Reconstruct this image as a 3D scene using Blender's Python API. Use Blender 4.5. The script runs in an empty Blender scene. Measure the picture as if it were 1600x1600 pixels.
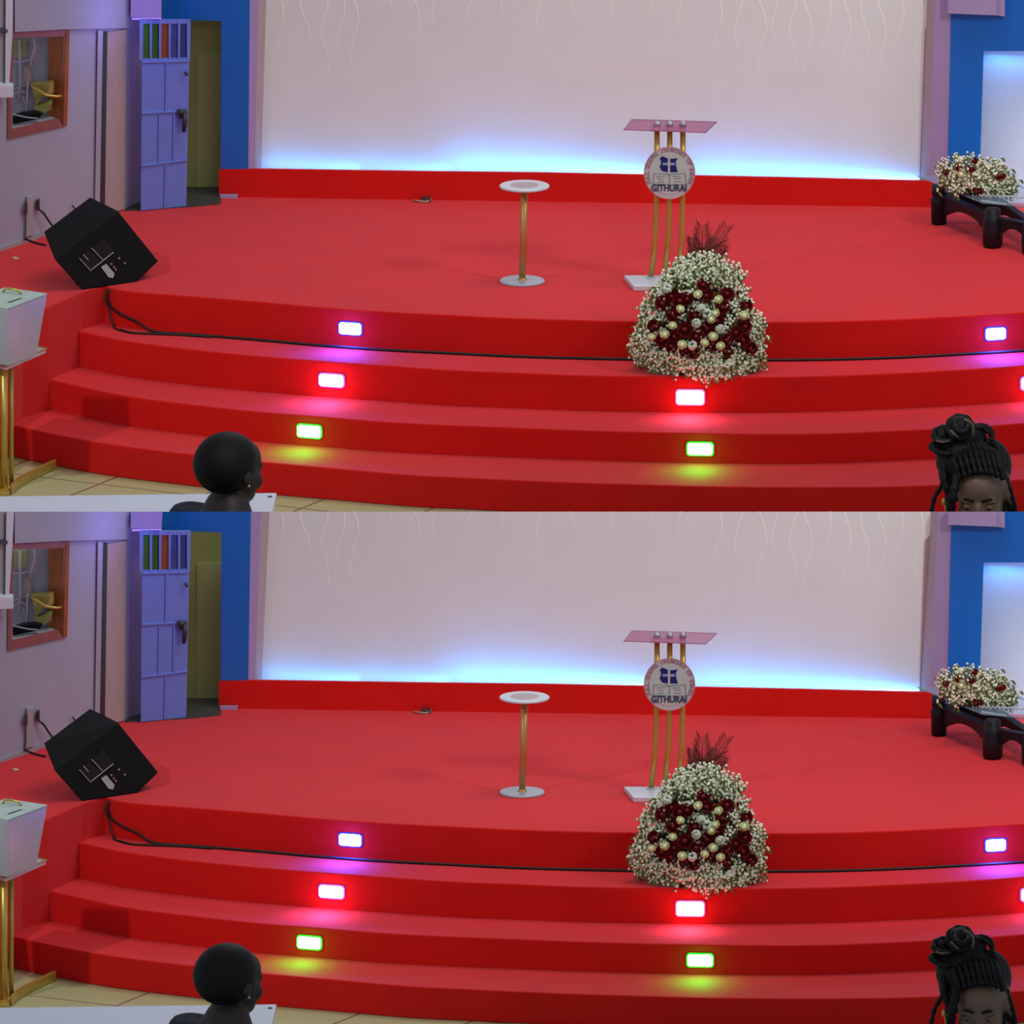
import bpy, bmesh, math, random
from mathutils import Vector, Matrix, Quaternion
C = bpy.context.scene.collection
SN = 0.22; CS = math.sqrt(1-SN*SN); S = 200.0
RISE = [x/S/CS for x in (58, 56, 47, 50)]
H = sum(RISE)
V0 = (400-307)/S - H*CS
SHIFT_BACK = (2+V0)/SN
SHIFT_NEAR = (V0-1.995)/SN

# ---------------- camera ----------------
cam_d = bpy.data.cameras.new('camera'); cam = bpy.data.objects.new('camera', cam_d); C.objects.link(cam)
cam_d.type = 'ORTHO'; cam_d.ortho_scale = 8.0; cam_d.clip_end = 200; cam_d.clip_start = 0.1
cam.location = (0, -60*CS, 60*SN); cam.rotation_euler = (math.pi/2-math.asin(SN), 0, 0)
bpy.context.scene.camera = cam
sc = bpy.context.scene
sc.view_settings.view_transform = 'Standard'; sc.view_settings.look = 'None'
sc.view_settings.gamma = 1; sc.view_settings.exposure = 0.0; sc.view_settings.use_curve_mapping = False
# ---------------- world and hall lights ----------------
w = bpy.data.worlds.new('hall_air'); sc.world = w; w.use_nodes = True
bg = w.node_tree.nodes['Background']; bg.inputs[0].default_value = (0.62, 0.65, 0.76, 1); bg.inputs[1].default_value = 0.50
def lamp(name, typ, loc, power, col, rot=None, aim=None, size=1, sy=None, spread=None, cone=None, blend=.6, radius=.1):
    d = bpy.data.lights.new(name, typ); d.energy = power; d.color = col
    if typ == 'AREA':
        d.shape = 'RECTANGLE'; d.size = size; d.size_y = sy or size
        if spread: d.spread = spread
    else: d.shadow_soft_size = radius
    if typ == 'SPOT': d.spot_size = cone; d.spot_blend = blend
    o = bpy.data.objects.new(name, d); C.objects.link(o); o.location = loc
    if aim is not None: o.rotation_euler = (Vector(aim)-Vector(loc)).to_track_quat('-Z', 'Y').to_euler()
    elif rot: o.rotation_euler = rot
    return o
for sh in (SHIFT_BACK, SHIFT_NEAR):
    lamp('ceiling_light', 'AREA', (2.0, -3.2+sh, 11.5), 400, (1, .96, .94), aim=(1.8, -2.6+sh, 0), size=7, sy=3)
    lamp('hall_spotlight', 'SPOT', (6.2, -7.5+sh, 7.0), 760, (1, .90, .92), aim=(2.2, -1.5+sh, 1), cone=math.radians(62), blend=.9, radius=.35)
    lamp('hall_spotlight', 'SPOT', (-6.6, -9.5+sh, 6.4), 620, (1, .93, .85), aim=(-2.5, -4.5+sh, .8), cone=math.radians(50), blend=.8, radius=.09)

# ---------------- helpers ----------------
def lin(c): return tuple(((x/255+.055)/1.055)**2.4 if x/255 > .04045 else x/255/12.92 for x in c)
def mat(name, col, rough=.6, metal=0, var=.10, scale=12, bump=0, bscale=200, spec=.5, emit=None, es=0, sheen=0, alpha=1, trans=0, coat=0):
    m = bpy.data.materials.new(name); m.use_nodes = True; nt = m.node_tree; b = nt.nodes['Principled BSDF']
    b.inputs['Roughness'].default_value = rough; b.inputs['Metallic'].default_value = metal
    b.inputs['Specular IOR Level'].default_value = spec
    c = lin(col)
    tc = nt.nodes.new('ShaderNodeTexCoord'); n = nt.nodes.new('ShaderNodeTexNoise'); n.inputs['Scale'].default_value = scale; n.inputs['Detail'].default_value = 4
    r = nt.nodes.new('ShaderNodeValToRGB')
    r.color_ramp.elements[0].color = tuple(x*(1-var) for x in c)+(1,); r.color_ramp.elements[1].color = tuple(min(1, x*(1+var)) for x in c)+(1,)
    r.color_ramp.elements[0].position = .3; r.color_ramp.elements[1].position = .7
    nt.links.new(tc.outputs['Object'], n.inputs['Vector']); nt.links.new(n.outputs['Fac'], r.inputs['Fac']); nt.links.new(r.outputs['Color'], b.inputs['Base Color'])
    if bump:
        n2 = nt.nodes.new('ShaderNodeTexNoise'); n2.inputs['Scale'].default_value = bscale
        bp = nt.nodes.new('ShaderNodeBump'); bp.inputs['Strength'].default_value = bump; bp.inputs['Distance'].default_value = .004
        nt.links.new(tc.outputs['Object'], n2.inputs['Vector']); nt.links.new(n2.outputs['Fac'], bp.inputs['Height']); nt.links.new(bp.outputs['Normal'], b.inputs['Normal'])
    if emit: b.inputs['Emission Color'].default_value = emit+(1,); b.inputs['Emission Strength'].default_value = es
    if sheen: b.inputs['Sheen Weight'].default_value = sheen; b.inputs['Sheen Roughness'].default_value = .5; b.inputs['Sheen Tint'].default_value = (1, .75, .9, 1)
    b.inputs['Alpha'].default_value = alpha; b.inputs['Transmission Weight'].default_value = trans; b.inputs['Coat Weight'].default_value = coat
    return m
CARPET = mat('red_carpet', (212, 22, 14), .85, var=.05, scale=1.6, bump=.3, bscale=420, spec=.14, sheen=.17)
CREAM = mat('cream_wallpaper', (230, 240, 235), .7, var=.02, scale=3, spec=.3)
VEIN = mat('pale_wallpaper_vein', (255, 255, 244), .5, var=.03)
REVEAL = mat('beige_plaster', (176, 158, 155), .8, var=.05)
LILAC = mat('lilac_plaster', (166, 148, 190), .8, var=.05, scale=2)
LILACW = mat('lilac_wall_paint', (164, 166, 184), .75, var=.06, scale=1.5)
BLUE = mat('blue_wall_paint', (8, 106, 198), .35, var=.06, scale=2)
OLIVE = mat('olive_wall_paint', (152, 160, 86), .7, var=.08, scale=2)
OLIVE2 = mat('pale_olive_paint', (166, 172, 104), .7, var=.05, scale=2)
DARKFLOOR = mat('dark_grey_floor', (58, 58, 52), .6)
METALDOOR = mat('lilac_painted_metal', (106, 130, 214), .45, var=.04)
WHITE = mat('white_plastic', (205, 208, 214), .45, var=.03)
GREYW = mat('grey_white_paint', (160, 160, 166), .5, var=.05)
WOOD = mat('orange_brown_wood', (150, 82, 38), .5, var=.25, scale=8)
WOOD2 = mat('reddish_wood', (142, 78, 72), .5, var=.15, scale=8)
BLACK = mat('black_speaker_paint', (9, 11, 11), .75, var=.2, bump=.2, bscale=150, spec=.2)
BLACKG = mat('black_lacquer', (18, 17, 24), .5, var=.2, spec=.3)
DKGREY = mat('dark_grey_plastic', (50, 52, 54), .5)
SILV = mat('brushed_silver', (170, 170, 172), .35, metal=.6)
GOLD = mat('brushed_gold', (200, 172, 84), .34, metal=.55, var=.12, scale=5)
GOLDP = mat('matte_gold_paint', (196, 158, 88), .42, metal=.45, var=.08, scale=5)
MARB = mat('white_marble_board', (205, 212, 220), .3, var=.05, scale=6)
GLASSB = mat('grey_white_acrylic', (168, 180, 192), .25, var=.03, coat=.3)
NAVY = mat('navy_print', (18, 26, 118), .5)
INK = mat('dark_navy_print', (52, 62, 96), .6)
GREYP = mat('grey_print', (140, 152, 150), .6)
REDP = mat('faded_red_print', (178, 140, 150), .6)
BOARD = mat('white_acrylic_board', (202, 212, 208), .35, var=.02)
RINGM = mat('pinkish_white_acrylic', (208, 200, 206), .35, var=.03)
PINKG = mat('pink_tinted_acrylic', (178, 96, 138), .12, var=.03, alpha=.68)
REDB = mat('red_bracket_paint', (190, 22, 26), .4)
GLASS = mat('clear_table_glass', (150, 180, 210), .05, var=.02, alpha=.22)
CABLE = mat('black_rubber_cable', (22, 12, 12), .6)
ROSE = mat('dark_red_petals', (124, 6, 18), .6, var=.3, scale=40)
BUD = mat('cream_green_petals', (244, 248, 204), .6, var=.08, scale=30)
CARN = mat('white_green_petals', (206, 220, 200), .6, var=.06, scale=30)
GYP = mat('white_tiny_blossoms', (244, 250, 222), .8, var=.08, scale=40)
LEAF = mat('fresh_green_leaves', (96, 124, 52), .6, var=.3, scale=30)
LEAFD = mat('dark_green_leaves', (36, 58, 30), .6, var=.3, scale=30)
FROND = mat('brown_red_frond', (126, 38, 38), .6, var=.3, scale=30)
ORNG = mat('orange_leaves', (176, 78, 34), .6, var=.2)
SKIN1 = mat('dark_brown_skin', (38, 28, 25), .55, var=.1, scale=5)
SKIN2 = mat('brown_skin', (98, 78, 60), .5, var=.08, scale=5)
HAIRM = mat('black_hair', (7, 7, 7), .6, var=.3, scale=60, bump=.4, bscale=90, spec=.25)
HAIRG = mat('brown_hair_thread', (92, 78, 52), .5)
NAVYS = mat('navy_shirt_cloth', (22, 30, 52), .9, var=.15)
PURP = mat('purple_blouse_cloth', (54, 42, 84), .9, var=.15)
EYEW = mat('eye_white', (190, 180, 170), .3); EYED = mat('dark_iris', (22, 14, 10), .3)
TROU = mat('charcoal_trousers', (34, 34, 38), .9)
DESKM = mat('white_desk_laminate', (236, 242, 255), .3, var=.03)

# rows and columns of the stage plan -> metres (plan drawn at 200 units to the metre)
def X(px): return (px-800)/S
def P(px, row, z=H): return Vector((X(px), ((400-row)/S-V0-z*CS)/SN, z))
def Zr(row, y): return ((400-row)/S-V0-y*SN)/CS
def W(px, row, y): return Vector((X(px), y, Zr(row, y)))
def yb(px): return -(px-392)*3.295e-4            # back wall line, slightly askew
def yl(px): return (-85+.335*px)/44              # splayed left wall line

class MB:
    def __init__(s): s.v = []; s.f = []
    def add(s, vs, fs):
        o = len(s.v); s.v += [Vector(v) for v in vs]; s.f += [tuple(i+o for i in f) for f in fs]; return s
    def prism(s, pts, vec, back=None):
        n = len(pts); vec = Vector(vec); b = back or [Vector(p)+vec for p in pts]
        return s.add(list(pts)+list(b), [tuple(range(n)), tuple(range(2*n-1, n-1, -1))]+[(i, i+n, (i+1) % n+n, (i+1) % n) for i in range(n)])
    def box(s, lo, hi, rz=0, piv=None):
        x0, y0, z0 = lo; x1, y1, z1 = hi
        p = [Vector(q) for q in ((x0, y0, z0), (x1, y0, z0), (x1, y1, z0), (x0, y1, z0))]
        if rz:
            c = Vector(piv) if piv else Vector(((x0+x1)/2, (y0+y1)/2, 0)); M = Matrix.Rotation(rz, 3, 'Z')
            c.z = 0; p = [M @ (q-c)+c for q in p]
        return s.prism(p, (0, 0, z1-z0))
    def tube(s, pts, r, n=8, flat=1):
        pts = [Vector(p) for p in pts]; m = len(pts); rs = r if isinstance(r, (list, tuple)) else [r]*m
        vs = []; up = None
        for i, p in enumerate(pts):
            t = (pts[min(i+1, m-1)]-pts[max(i-1, 0)]).normalized()
            if up is None:
                up = Vector((0, 0, 1)) if abs(t.z) < .9 else Vector((0, 1, 0))
            a = t.cross(up).normalized(); b = a.cross(t).normalized(); up = b
            for k in range(n):
                th = 2*math.pi*k/n; vs.append(p+(a*math.cos(th)+b*math.sin(th)*flat)*rs[i])
        fs = [(i*n+k, i*n+(k+1) % n, (i+1)*n+(k+1) % n, (i+1)*n+k) for i in range(m-1) for k in range(n)]
        fs += [tuple(range(n-1, -1, -1)), tuple(range((m-1)*n, m*n))]
        return s.add(vs, fs)
    def lathe(s, c, prof, n=40):
        c = Vector(c); vs = []; m = len(prof)
        for r, z in prof:
            for k in range(n):
                a = 2*math.pi*k/n; vs.append(c+Vector((r*math.cos(a), r*math.sin(a), z)))
        fs = [(i*n+k, i*n+(k+1) % n, (i+1)*n+(k+1) % n, (i+1)*n+k) for i in range(m-1) for k in range(n)]
        fs += [tuple(range(n-1, -1, -1)), tuple(range((m-1)*n, m*n))]
        return s.add(vs, fs)
    def blob(s, c, r, n=8, m=6, R=None):
        c = Vector(c); r = r if isinstance(r, (list, tuple)) else (r, r, r); vs = []
        for i in range(1, m):
            ph = math.pi*i/m
            for k in range(n):
                a = 2*math.pi*k/n; vs.append(Vector((r[0]*math.sin(ph)*math.cos(a), r[1]*math.sin(ph)*math.sin(a), r[2]*math.cos(ph))))
        vs += [Vector((0, 0, r[2])), Vector((0, 0, -r[2]))]
        if R is not None: vs = [R @ v for v in vs]
        vs = [v+c for v in vs]; t = (m-1)*n
        fs = [(i*n+k, (i+1)*n+k, (i+1)*n+(k+1) % n, i*n+(k+1) % n) for i in range(m-2) for k in range(n)]
        fs += [(t, k, (k+1) % n) for k in range(n)]+[(t+1, (m-2)*n+(k+1) % n, (m-2)*n+k) for k in range(n)]
        return s.add(vs, fs)

def wloc(o):
    v = Vector((0, 0, 0))
    while o: v += o.location; o = o.parent
    return v
def obj(name, mb, m, parent=None, smooth=False, bev=0, kind=None, label=None):
    me = bpy.data.meshes.new(name); vs = mb.v
    if parent is None:
        xs = [v.x for v in vs]; ys = [v.y for v in vs]; base = Vector(((min(xs)+max(xs))/2, (min(ys)+max(ys))/2, min(v.z for v in vs)))
    else: base = wloc(parent)
    me.from_pydata([tuple(v-base) for v in vs], [], mb.f)
    b = bmesh.new(); b.from_mesh(me); bmesh.ops.recalc_face_normals(b, faces=b.faces); b.to_mesh(me); b.free()
    if smooth:
        for p in me.polygons: p.use_smooth = True
    me.materials.append(m); o = bpy.data.objects.new(name, me); C.objects.link(o)
    if parent is None: o.location = base
    else: o.parent = parent
    if bev:
        md = o.modifiers.new('bevel', 'BEVEL'); md.width = bev; md.segments = 2; md.limit_method = 'ANGLE'; md.angle_limit = math.radians(50)
    if kind: o['kind'] = kind
    if label: o['label'] = label
    return o
MOV = []
def thing(name, label, cat, loc, group=None, mv=True):
    o = bpy.data.objects.new(name, None); C.objects.link(o); o.location = loc; o.empty_display_size = .1
    tag(o, label, cat, group, mv); return o
def tag(o, label, cat, group=None, mv=True):
    o['label'] = label; o['category'] = cat
    if group: o['group'] = group
    if mv: MOV.append(o)
    return o
def panel(mb, pts, pl, d, TR=-9999, off=0):
    f = []; b = []
    for px, row in pts:
        y = pl(px)+off; v = W(px, row, y); f.append(v)
        b.append(W(px, row, y+d) if row <= TR+.01 else v+Vector((0, d, 0)))
    mb.prism(f, (0, 0, 0), back=b); return mb

# ================= the setting =================
def interp(pl, px):
    for (x0, r0), (x1, r1) in zip(pl, pl[1:]):
        if px <= x1: return r0+(r1-r0)*(px-x0)/(x1-x0)
    return pl[-1][1]
E1 = [(165, 447), (200, 455), (300, 463), (400, 471), (500, 480), (600, 487), (700, 492), (800, 497), (900, 500), (1000, 502), (1100, 503), (1200, 503), (1300, 502), (1400, 499), (1500, 494), (1600, 488), (1700, 478), (1800, 465)]
E2 = [(60, 499), (105, 513), (150, 523), (200, 533), (300, 546), (400, 556), (500, 564), (600, 571), (700, 578), (800, 582), (900, 586), (1000, 588), (1100, 589), (1200, 589), (1300, 587), (1400, 583), (1500, 578), (1600, 571), (1700, 561), (1800, 549)]
E3 = [(-20, 560), (35, 581), (100, 598), (200, 619), (300, 632), (400, 643), (500, 651), (600, 659), (700, 664), (800, 668), (900, 672), (1000, 675), (1100, 677), (1200, 678), (1300, 677), (1400, 673), (1500, 668), (1600, 661), (1700, 651), (1800, 638)]
E4 = [(-60, 640), (20, 664), (130, 687), (200, 698), (300, 710), (400, 721), (525, 732), (640, 742), (720, 746), (800, 750), (900, 754), (1000, 757), (1100, 760), (1200, 761), (1300, 761), (1400, 760), (1500, 756), (1600, 749), (1700, 740), (1800, 728)]
def catmull(pl, n=4):
    out = []
    for i in range(len(pl)-1):
        p0 = pl[max(i-1, 0)]; p1 = pl[i]; p2 = pl[i+1]; p3 = pl[min(i+2, len(pl)-1)]
        for k in range(n):
            t = k/n
            out.append(tuple(.5*(2*p1[j]+(p2[j]-p0[j])*t+(2*p0[j]-5*p1[j]+4*p2[j]-p3[j])*t*t+(3*p1[j]-p0[j]-3*p2[j]+p3[j])*t**3) for j in (0, 1)))
    return out+[pl[-1]]
ZT = [H, H-RISE[0], H-RISE[0]-RISE[1], RISE[3]]
stage = thing('stage_platform', 'red carpeted stage with curved steps, {S}', 'stage', (0, -2, 0)); stage['kind'] = 'structure'
dl = catmull(E1)
front = [P(x, r, H) for x, r in dl]
side = [P(x, r, H) for x, r in [(-170, 620), (-60, 555), (0, 512), (35, 492), (75, 480), (100, 469), (130, 456), (150, 450)]]
backp = [Vector((X(1800), .45, H)), Vector((X(-170), .45, H))]
obj('deck', MB().prism(side+front+backp, (0, 0, -H)), CARPET, stage, bev=.012)
for E, z in ((E2, ZT[1]), (E3, ZT[2]), (E4, ZT[3])):
    fr = [P(x, r, z) for x, r in catmull(E)]
    obj('step', MB().prism(fr+[Vector((X(1800), 0, z)), Vector((fr[0].x, 0, z))], (0, 0, -z)), CARPET, stage, bev=.012)

def tile_mat():
    m = bpy.data.materials.new('cream_floor_tiles'); m.use_nodes = True; nt = m.node_tree; b = nt.nodes['Principled BSDF']
    tc = nt.nodes.new('ShaderNodeTexCoord'); mp = nt.nodes.new('ShaderNodeMapping'); mp.inputs['Rotation'].default_value = (0, 0, .5)
    br = nt.nodes.new('ShaderNodeTexBrick'); br.offset = 0; br.inputs['Scale'].default_value = 1; br.inputs['Brick Width'].default_value = .9; br.inputs['Row Height'].default_value = .9
    br.inputs['Mortar Size'].default_value = .012
    br.inputs['Color1'].default_value = lin((180, 190, 140))+(1,); br.inputs['Color2'].default_value = lin((174, 184, 134))+(1,); br.inputs['Mortar'].default_value = lin((120, 110, 92))+(1,)
    nt.links.new(tc.outputs['Object'], mp.inputs['Vector']); nt.links.new(mp.outputs['Vector'], br.inputs['Vector']); nt.links.new(br.outputs['Color'], b.inputs['Base Color'])
    b.inputs['Roughness'].default_value = .3; return m
fl = obj('floor', MB().box((-8, -30, -.12), (8, 10, 0)), tile_mat(), kind='structure')

def walls(TR, tagword):
    """the set's walls; TR is the height line they are raked to"""
    made = []
    def st(name, mb, m, **k):
        o = obj(name, mb, m, kind='structure', **k); made.append(o); return o
    # cream back wall with veins, recessed behind the plinth
    wy = lambda px: yb(px)+.25
    bw = st('wall_back', panel(MB(), [(400, TR), (1468, TR), (1468, 300), (400, 300)], wy, .12, TR), CREAM)
    rnd = random.Random(4); vb = MB()
    xs = [437, 476, 508, 532, 553, 612, 650, 682, 735, 790, 845, 900, 950, 1010, 1065, 1122, 1155, 1190, 1212, 1240, 1262, 1292, 1322, 1352, 1378, 1405, 1436]
    strong = lambda x: x < 560 or x > 1100
    for x in xs:
        L = rnd.uniform(75, 135) if strong(x) else rnd.uniform(35, 75); row = 0.6 if TR > 0 else -60
        cx = x; sgn = rnd.choice((-1, 1)); pts = []
        rows = [row, 0.6, 12, 26, 40, 55] + [55+(L)*k/4 for k in range(1, 5)]
        rows = [r for r in rows if r >= row-.1 and r <= L]
        for i, r in enumerate(rows):
            pts.append((x+sgn*7*math.sin(r/19+x)+rnd.uniform(-1.2, 1.2), r))
        n = len(pts); hw = 1.5 if strong(x) else 1.1
        if n < 3: continue
        Lf = []; Rt = []
        for i, (px, r) in enumerate(pts):
            h = hw*(1-i/(n-1)*.75); Lf.append(W(px-h, r, wy(px)-.0015)); Rt.append(W(px+h, r, wy(px)-.0015))
        k0 = len(vb.v); m2 = []
        for a, b2 in zip(Lf, Rt): m2 += [a, b2, a+Vector((0, .006, 0)), b2+Vector((0, .006, 0))]
        fs = []
        for i in range(n-1):
            a = i*4; b_ = a+4; fs += [(a, a+1, b_+1, b_), (a, b_, b_+2, a+2), (a+1, a+3, b_+3, b_+1)]
        vb.add(m2, fs)
    obj('vein_relief', vb, VEIN, bw)
    # splayed reveals and lilac frames at both ends of the back wall
    def band(name, a, b, m):     # a, b : ((px,row top),(px,row bottom), dy)
        (a0, a1, ya), (b0, b1, yy) = a, b
        f = [W(a0[0], a0[1], yb(a0[0])+ya), W(b0[0], b0[1], yb(b0[0])+yy), W(b1[0], b1[1], yb(b1[0])+yy), W(a1[0], a1[1], yb(a1[0])+ya)]
        g = [v+Vector((0, .1, 0)) for v in f]
        for i in (0, 1): g[i] = Vector((f[i].x, f[i].y+.1, f[i].z-.1*SN/CS))
        return st(name, MB().prism(f, (0, 0, 0), back=g), m)
    band('trim_1', ((407, TR), (396, 300), 0.02), ((421, TR), (407, 300), .24), REVEAL)
    band('trim_2', ((391, TR), (386, 300), -.02), ((408, TR), (397, 300), .02), LILAC)
    band('trim_3', ((1455, TR), (1437, 300), .24), ((1467, TR), (1453, 300), .02), REVEAL)
    st('trim_8', panel(MB(), [(1456, 34), (1456, 300), (1436, 300), (1445, 46)], lambda p: yb(p)+.23, .02), REVEAL)
    band('trim_4', ((1466, TR), (1452, 300), .02), ((1490, TR), (1481, 310), -.02), LILAC)
    # lilac downstand beam at the right
    bm_ = MB(); panel(bm_, [(1481, TR), (1557, TR), (1557, 24), (1481, 21)], lambda p: yb(p), .2, TR, off=-.14); panel(bm_, [(1557, TR), (1570, TR), (1570, 26), (1557, 24)], lambda p: yb(p), .15, TR, off=-.10)
    st('wall_right_beam', bm_, LILAC)
    # blue right wall around a lit white niche
    rb = MB()
    panel(rb, [(1487, TR), (1800, TR), (1800, 80), (1537, 80), (1485, 80)], yb, .1, TR, off=-.03)
    panel(rb, [(1485, 80), (1537, 80), (1529, 330), (1479, 330)], yb, .1, off=-.03)
    st('wall_right', rb, BLUE)
    nb = MB(); panel(nb, [(1520, 60), (1800, 60), (1800, 322), (1515, 322)], yb, .05, off=.16)
    st('wall_right_niche', nb, mat('cool_white_wall', (192, 208, 222), .7, var=.02))
    # red plinth board in front of the light channel
    pb = MB(); panel(pb, [(342, 265), (392, 264), (660, 268), (850, 270), (1250, 278), (1458, 283), (1458, 330), (342, 312)], yb, .03, off=-.035)
    st('trim_5', pb, CARPET)
    # blue pillar and blue wall over the doorway
    bl = MB(); panel(bl, [(253, TR), (392, TR), (388, 264), (345, 264), (346, 33), (253, 30)] , yb, .06, TR, off=-.03)
    st('wall_back_pillar', bl, BLUE)
    wb = MB(); panel(wb, [(344, 300), (372, 300), (372, 330), (344, 330)], yb, .03, off=-.045)
    # lilac pillar and lit beam end left of the doorway
    pl_ = MB(); panel(pl_, [(196, TR), (223, TR), (223, 28), (221, 332), (194, 332)], yl, .08, TR, off=.03)
    st('trim_6', pl_, LILAC)
    be = MB(); panel(be, [(204, TR), (254, TR), (252, 28), (204, 27)], lambda p: -.5, .25, TR)
    st('wall_left_beam', be, LILAC)
    # left wall with an opening for the hatch
    lw = MB()
    for q in ([(-170, TR), (205, TR), (203, 50), (-170, 50)], [(-170, 50), (16, 50), (14, 212), (-170, 250)],
              [(100, 50), (203, 50), (200, 340), (97, 376), (98, 196)], [(-170, 250), (14, 212), (98, 196), (97, 376), (-170, 460)]):
        panel(lw, q, yl, .07, TR)
    st('wall_left', lw, LILACW)
    up = MB(); panel(up, [(23, TR), (203, TR), (202, 44), (100, 46), (23, 50)], yl, .05, TR, off=-.045)
    st('wall_left_soffit', up, LILACW)
    # small room behind the doorway
    ol = MB(); panel(ol, [(190, TR), (360, TR), (360, 312), (190, 312)], lambda p: .34, .06, TR)
    st('wall_far_room', ol, OLIVE)
    o2 = MB(); panel(o2, [(308, 82), (350, 81), (350, 298), (307, 297)], lambda p: .325, .02)
    st('door_2', o2, OLIVE2)
    # pipe and housing on the left wall, running up past the hatch
    p = thing('wall_conduit', 'white conduit with grey housing beside the wooden hatch, %s' % tagword, 'conduit', W(5, 140, yl(5)-.1), mv=False); made.append(p)
    obj('housing', panel(MB(), [(-40, TR), (12, TR), (12, 136), (-40, 140)], yl, .1, TR, off=-.16), GREYW, p)
    obj('pipe', panel(MB(), [(10, TR), (22, TR), (20, 46), (14, 136), (8, 136)], yl, .06, TR, off=-.20), WHITE, p, bev=0)
    obj('bracket', panel(MB(), [(-40, 44), (12, 46), (12, 51), (-40, 50)], yl, .06, off=-.21), DKGREY, p)
    obj('end_cover', panel(MB(), [(-40, 131), (21, 134), (21, 153), (-40, 155)], yl, .12, off=-.26), WHITE, p, bev=.008)
    return made

back_set = walls(-170, 'upper stage')
near_set = walls(0.5, 'lower stage')

# things of the setting that are the same at both stages
def mst(name, mb, m, **k):
    o = obj(name, mb, m, kind='structure', **k); MOV.append(o); return o
mst('floor_doorway', MB().prism([P(x, r, H+.006) for x, r in ((196, 329), (300, 322.5), (345, 318), (345, 292), (196, 292))], (0, 0, -.02)), DARKFLOOR)
ps = MB(); panel(ps, [(344, 304), (372, 304), (370, 312), (344, 320)], yb, .02, off=-.08)
mst('trim_7', ps, LILAC)
bs = MB(); panel(bs, [(-60, 408), (0, 388), (62, 364), (62, 372), (0, 397), (-60, 420)], yl, .03, off=-.03)
mst('baseboard_left', bs, GREYW)
# flush door leaf and dark gap on the left wall
d3 = thing('door_3', 'flush beige door in the lilac wall, {S}', 'door', W(182, 325, yl(182)-.02)); d3['kind'] = 'structure'
obj('door_leaf', panel(MB(), [(166, 52), (198, 46), (194, 327), (164, 334)], yl, .03, off=-.03), REVEAL, d3)
obj('frame_gap', panel(MB(), [(162, 50), (168, 50), (164, 318), (157, 318)], yl, .03, off=-.045), DKGREY, d3)
obj('frame', panel(MB(), [(153, 48), (162, 50), (157, 338), (148, 338)], yl, .03, off=-.035), LILACW, d3)
# metal door standing open
dy = lambda px: P(px, 331-(px-220)*.115, H).y+.01
d1 = thing('door_1', 'open lilac metal door with coloured panes, {S}', 'door', W(256, 327, dy(256))); d1['kind'] = 'structure'
fr = MB()
panel(fr, [(222, 92), (296, 90), (291, 322), (220, 329)], dy, .03)
panel(fr, [(220, 31), (297, 31), (297, 37), (220, 37)], dy, .03)
for a, b in ((218, 224), (234, 238), (248.5, 252.5), (263.5, 267.5), (278, 282), (292, 298)): panel(fr, [(a, 31), (b, 31), (b-1, 94), (a, 94)], dy, .03, off=-.004)
obj('door_leaf', fr, METALDOOR, d1)
rb = MB()
for q in ([(222, 96), (295, 94), (295, 97), (222, 99)], [(222, 176), (294, 172), (294, 175), (222, 179)], [(221, 258), (293, 249), (293, 252), (221, 261)],
          [(259, 96), (262, 96), (261, 174), (258, 175)], [(248, 180), (251, 180), (250, 254), (247, 255)], [(271, 177), (274, 177), (273, 250), (270, 251)], [(258, 258), (261, 257), (259, 325), (256, 326)]):
    panel(rb, q, dy, .02, off=-.012)
obj('rib', rb, METALDOOR, d1, bev=.003)
PG = [mat('green_glass_pane', (40, 104, 40), .3), mat('deep_green_glass_pane', (34, 88, 40), .3), mat('amber_glass_pane', (134, 70, 34), .3), mat('blue_glass_pane', (48, 70, 136), .3), mat('deep_blue_glass_pane', (40, 62, 124), .3)]
for (a, b), m in zip(((224, 235), (238, 249), (252, 264), (267, 279), (282, 293)), PG):
    obj('glass_pane', panel(MB(), [(a, 36), (b, 36), (b, 93), (a, 93)], dy, .012, off=.01), m, d1, label=m.name.replace('_', ' '))
hd = MB(); panel(hd, [(277, 172), (292, 172), (292, 182), (281, 186)], dy, .03, off=-.035); hd.tube([W(288, 176, dy(288)-.05), W(289, 190, dy(288)-.06), W(287, 206, dy(288)-.05)], [.012, .022, .014]); hd.tube([W(290, 112, dy(288)-.03), W(292, 118, dy(288)-.03)], .012)
obj('door_handle', hd, DKGREY, d1, smooth=True)
# wooden hatch in the left wall
w1 = thing('window_1', 'wooden framed hatch in the lilac wall, {S}', 'window', W(56, 205, yl(56))); w1['kind'] = 'structure'
fr = MB()
panel(fr, [(14, 47), (103, 47), (101, 57), (20, 59)], yl, .06, off=-.02); panel(fr, [(14, 47), (20, 59), (19, 205), (12, 218)], yl, .06, off=-.02)
panel(fr, [(12, 218), (19, 203), (90, 187), (99, 198)], yl, .06, off=-.02)
obj('window_frame', fr, WOOD2, w1)
rv = MB(); rv.prism([W(103, 47, yl(103)-.02), W(76, 60, yl(76)+.25), W(76, 190, yl(76)+.25), W(99, 198, yl(99)-.02)], (.03, .03, 0))
obj('window_reveal', rv, WOOD, w1)
obj('back_panel', panel(MB(), [(5, 40), (110, 40), (110, 225), (5, 225)], lambda p: yl(76)+.3, .02), LILACW, w1)
sl = MB(); sl.prism([W(19, 203, yl(19)), W(90, 187, yl(90)), W(80, 180, yl(76)+.28), W(19, 190, yl(76)+.28)], (0, 0, -.02))
obj('window_sill', sl, GREYW, w1)

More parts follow.
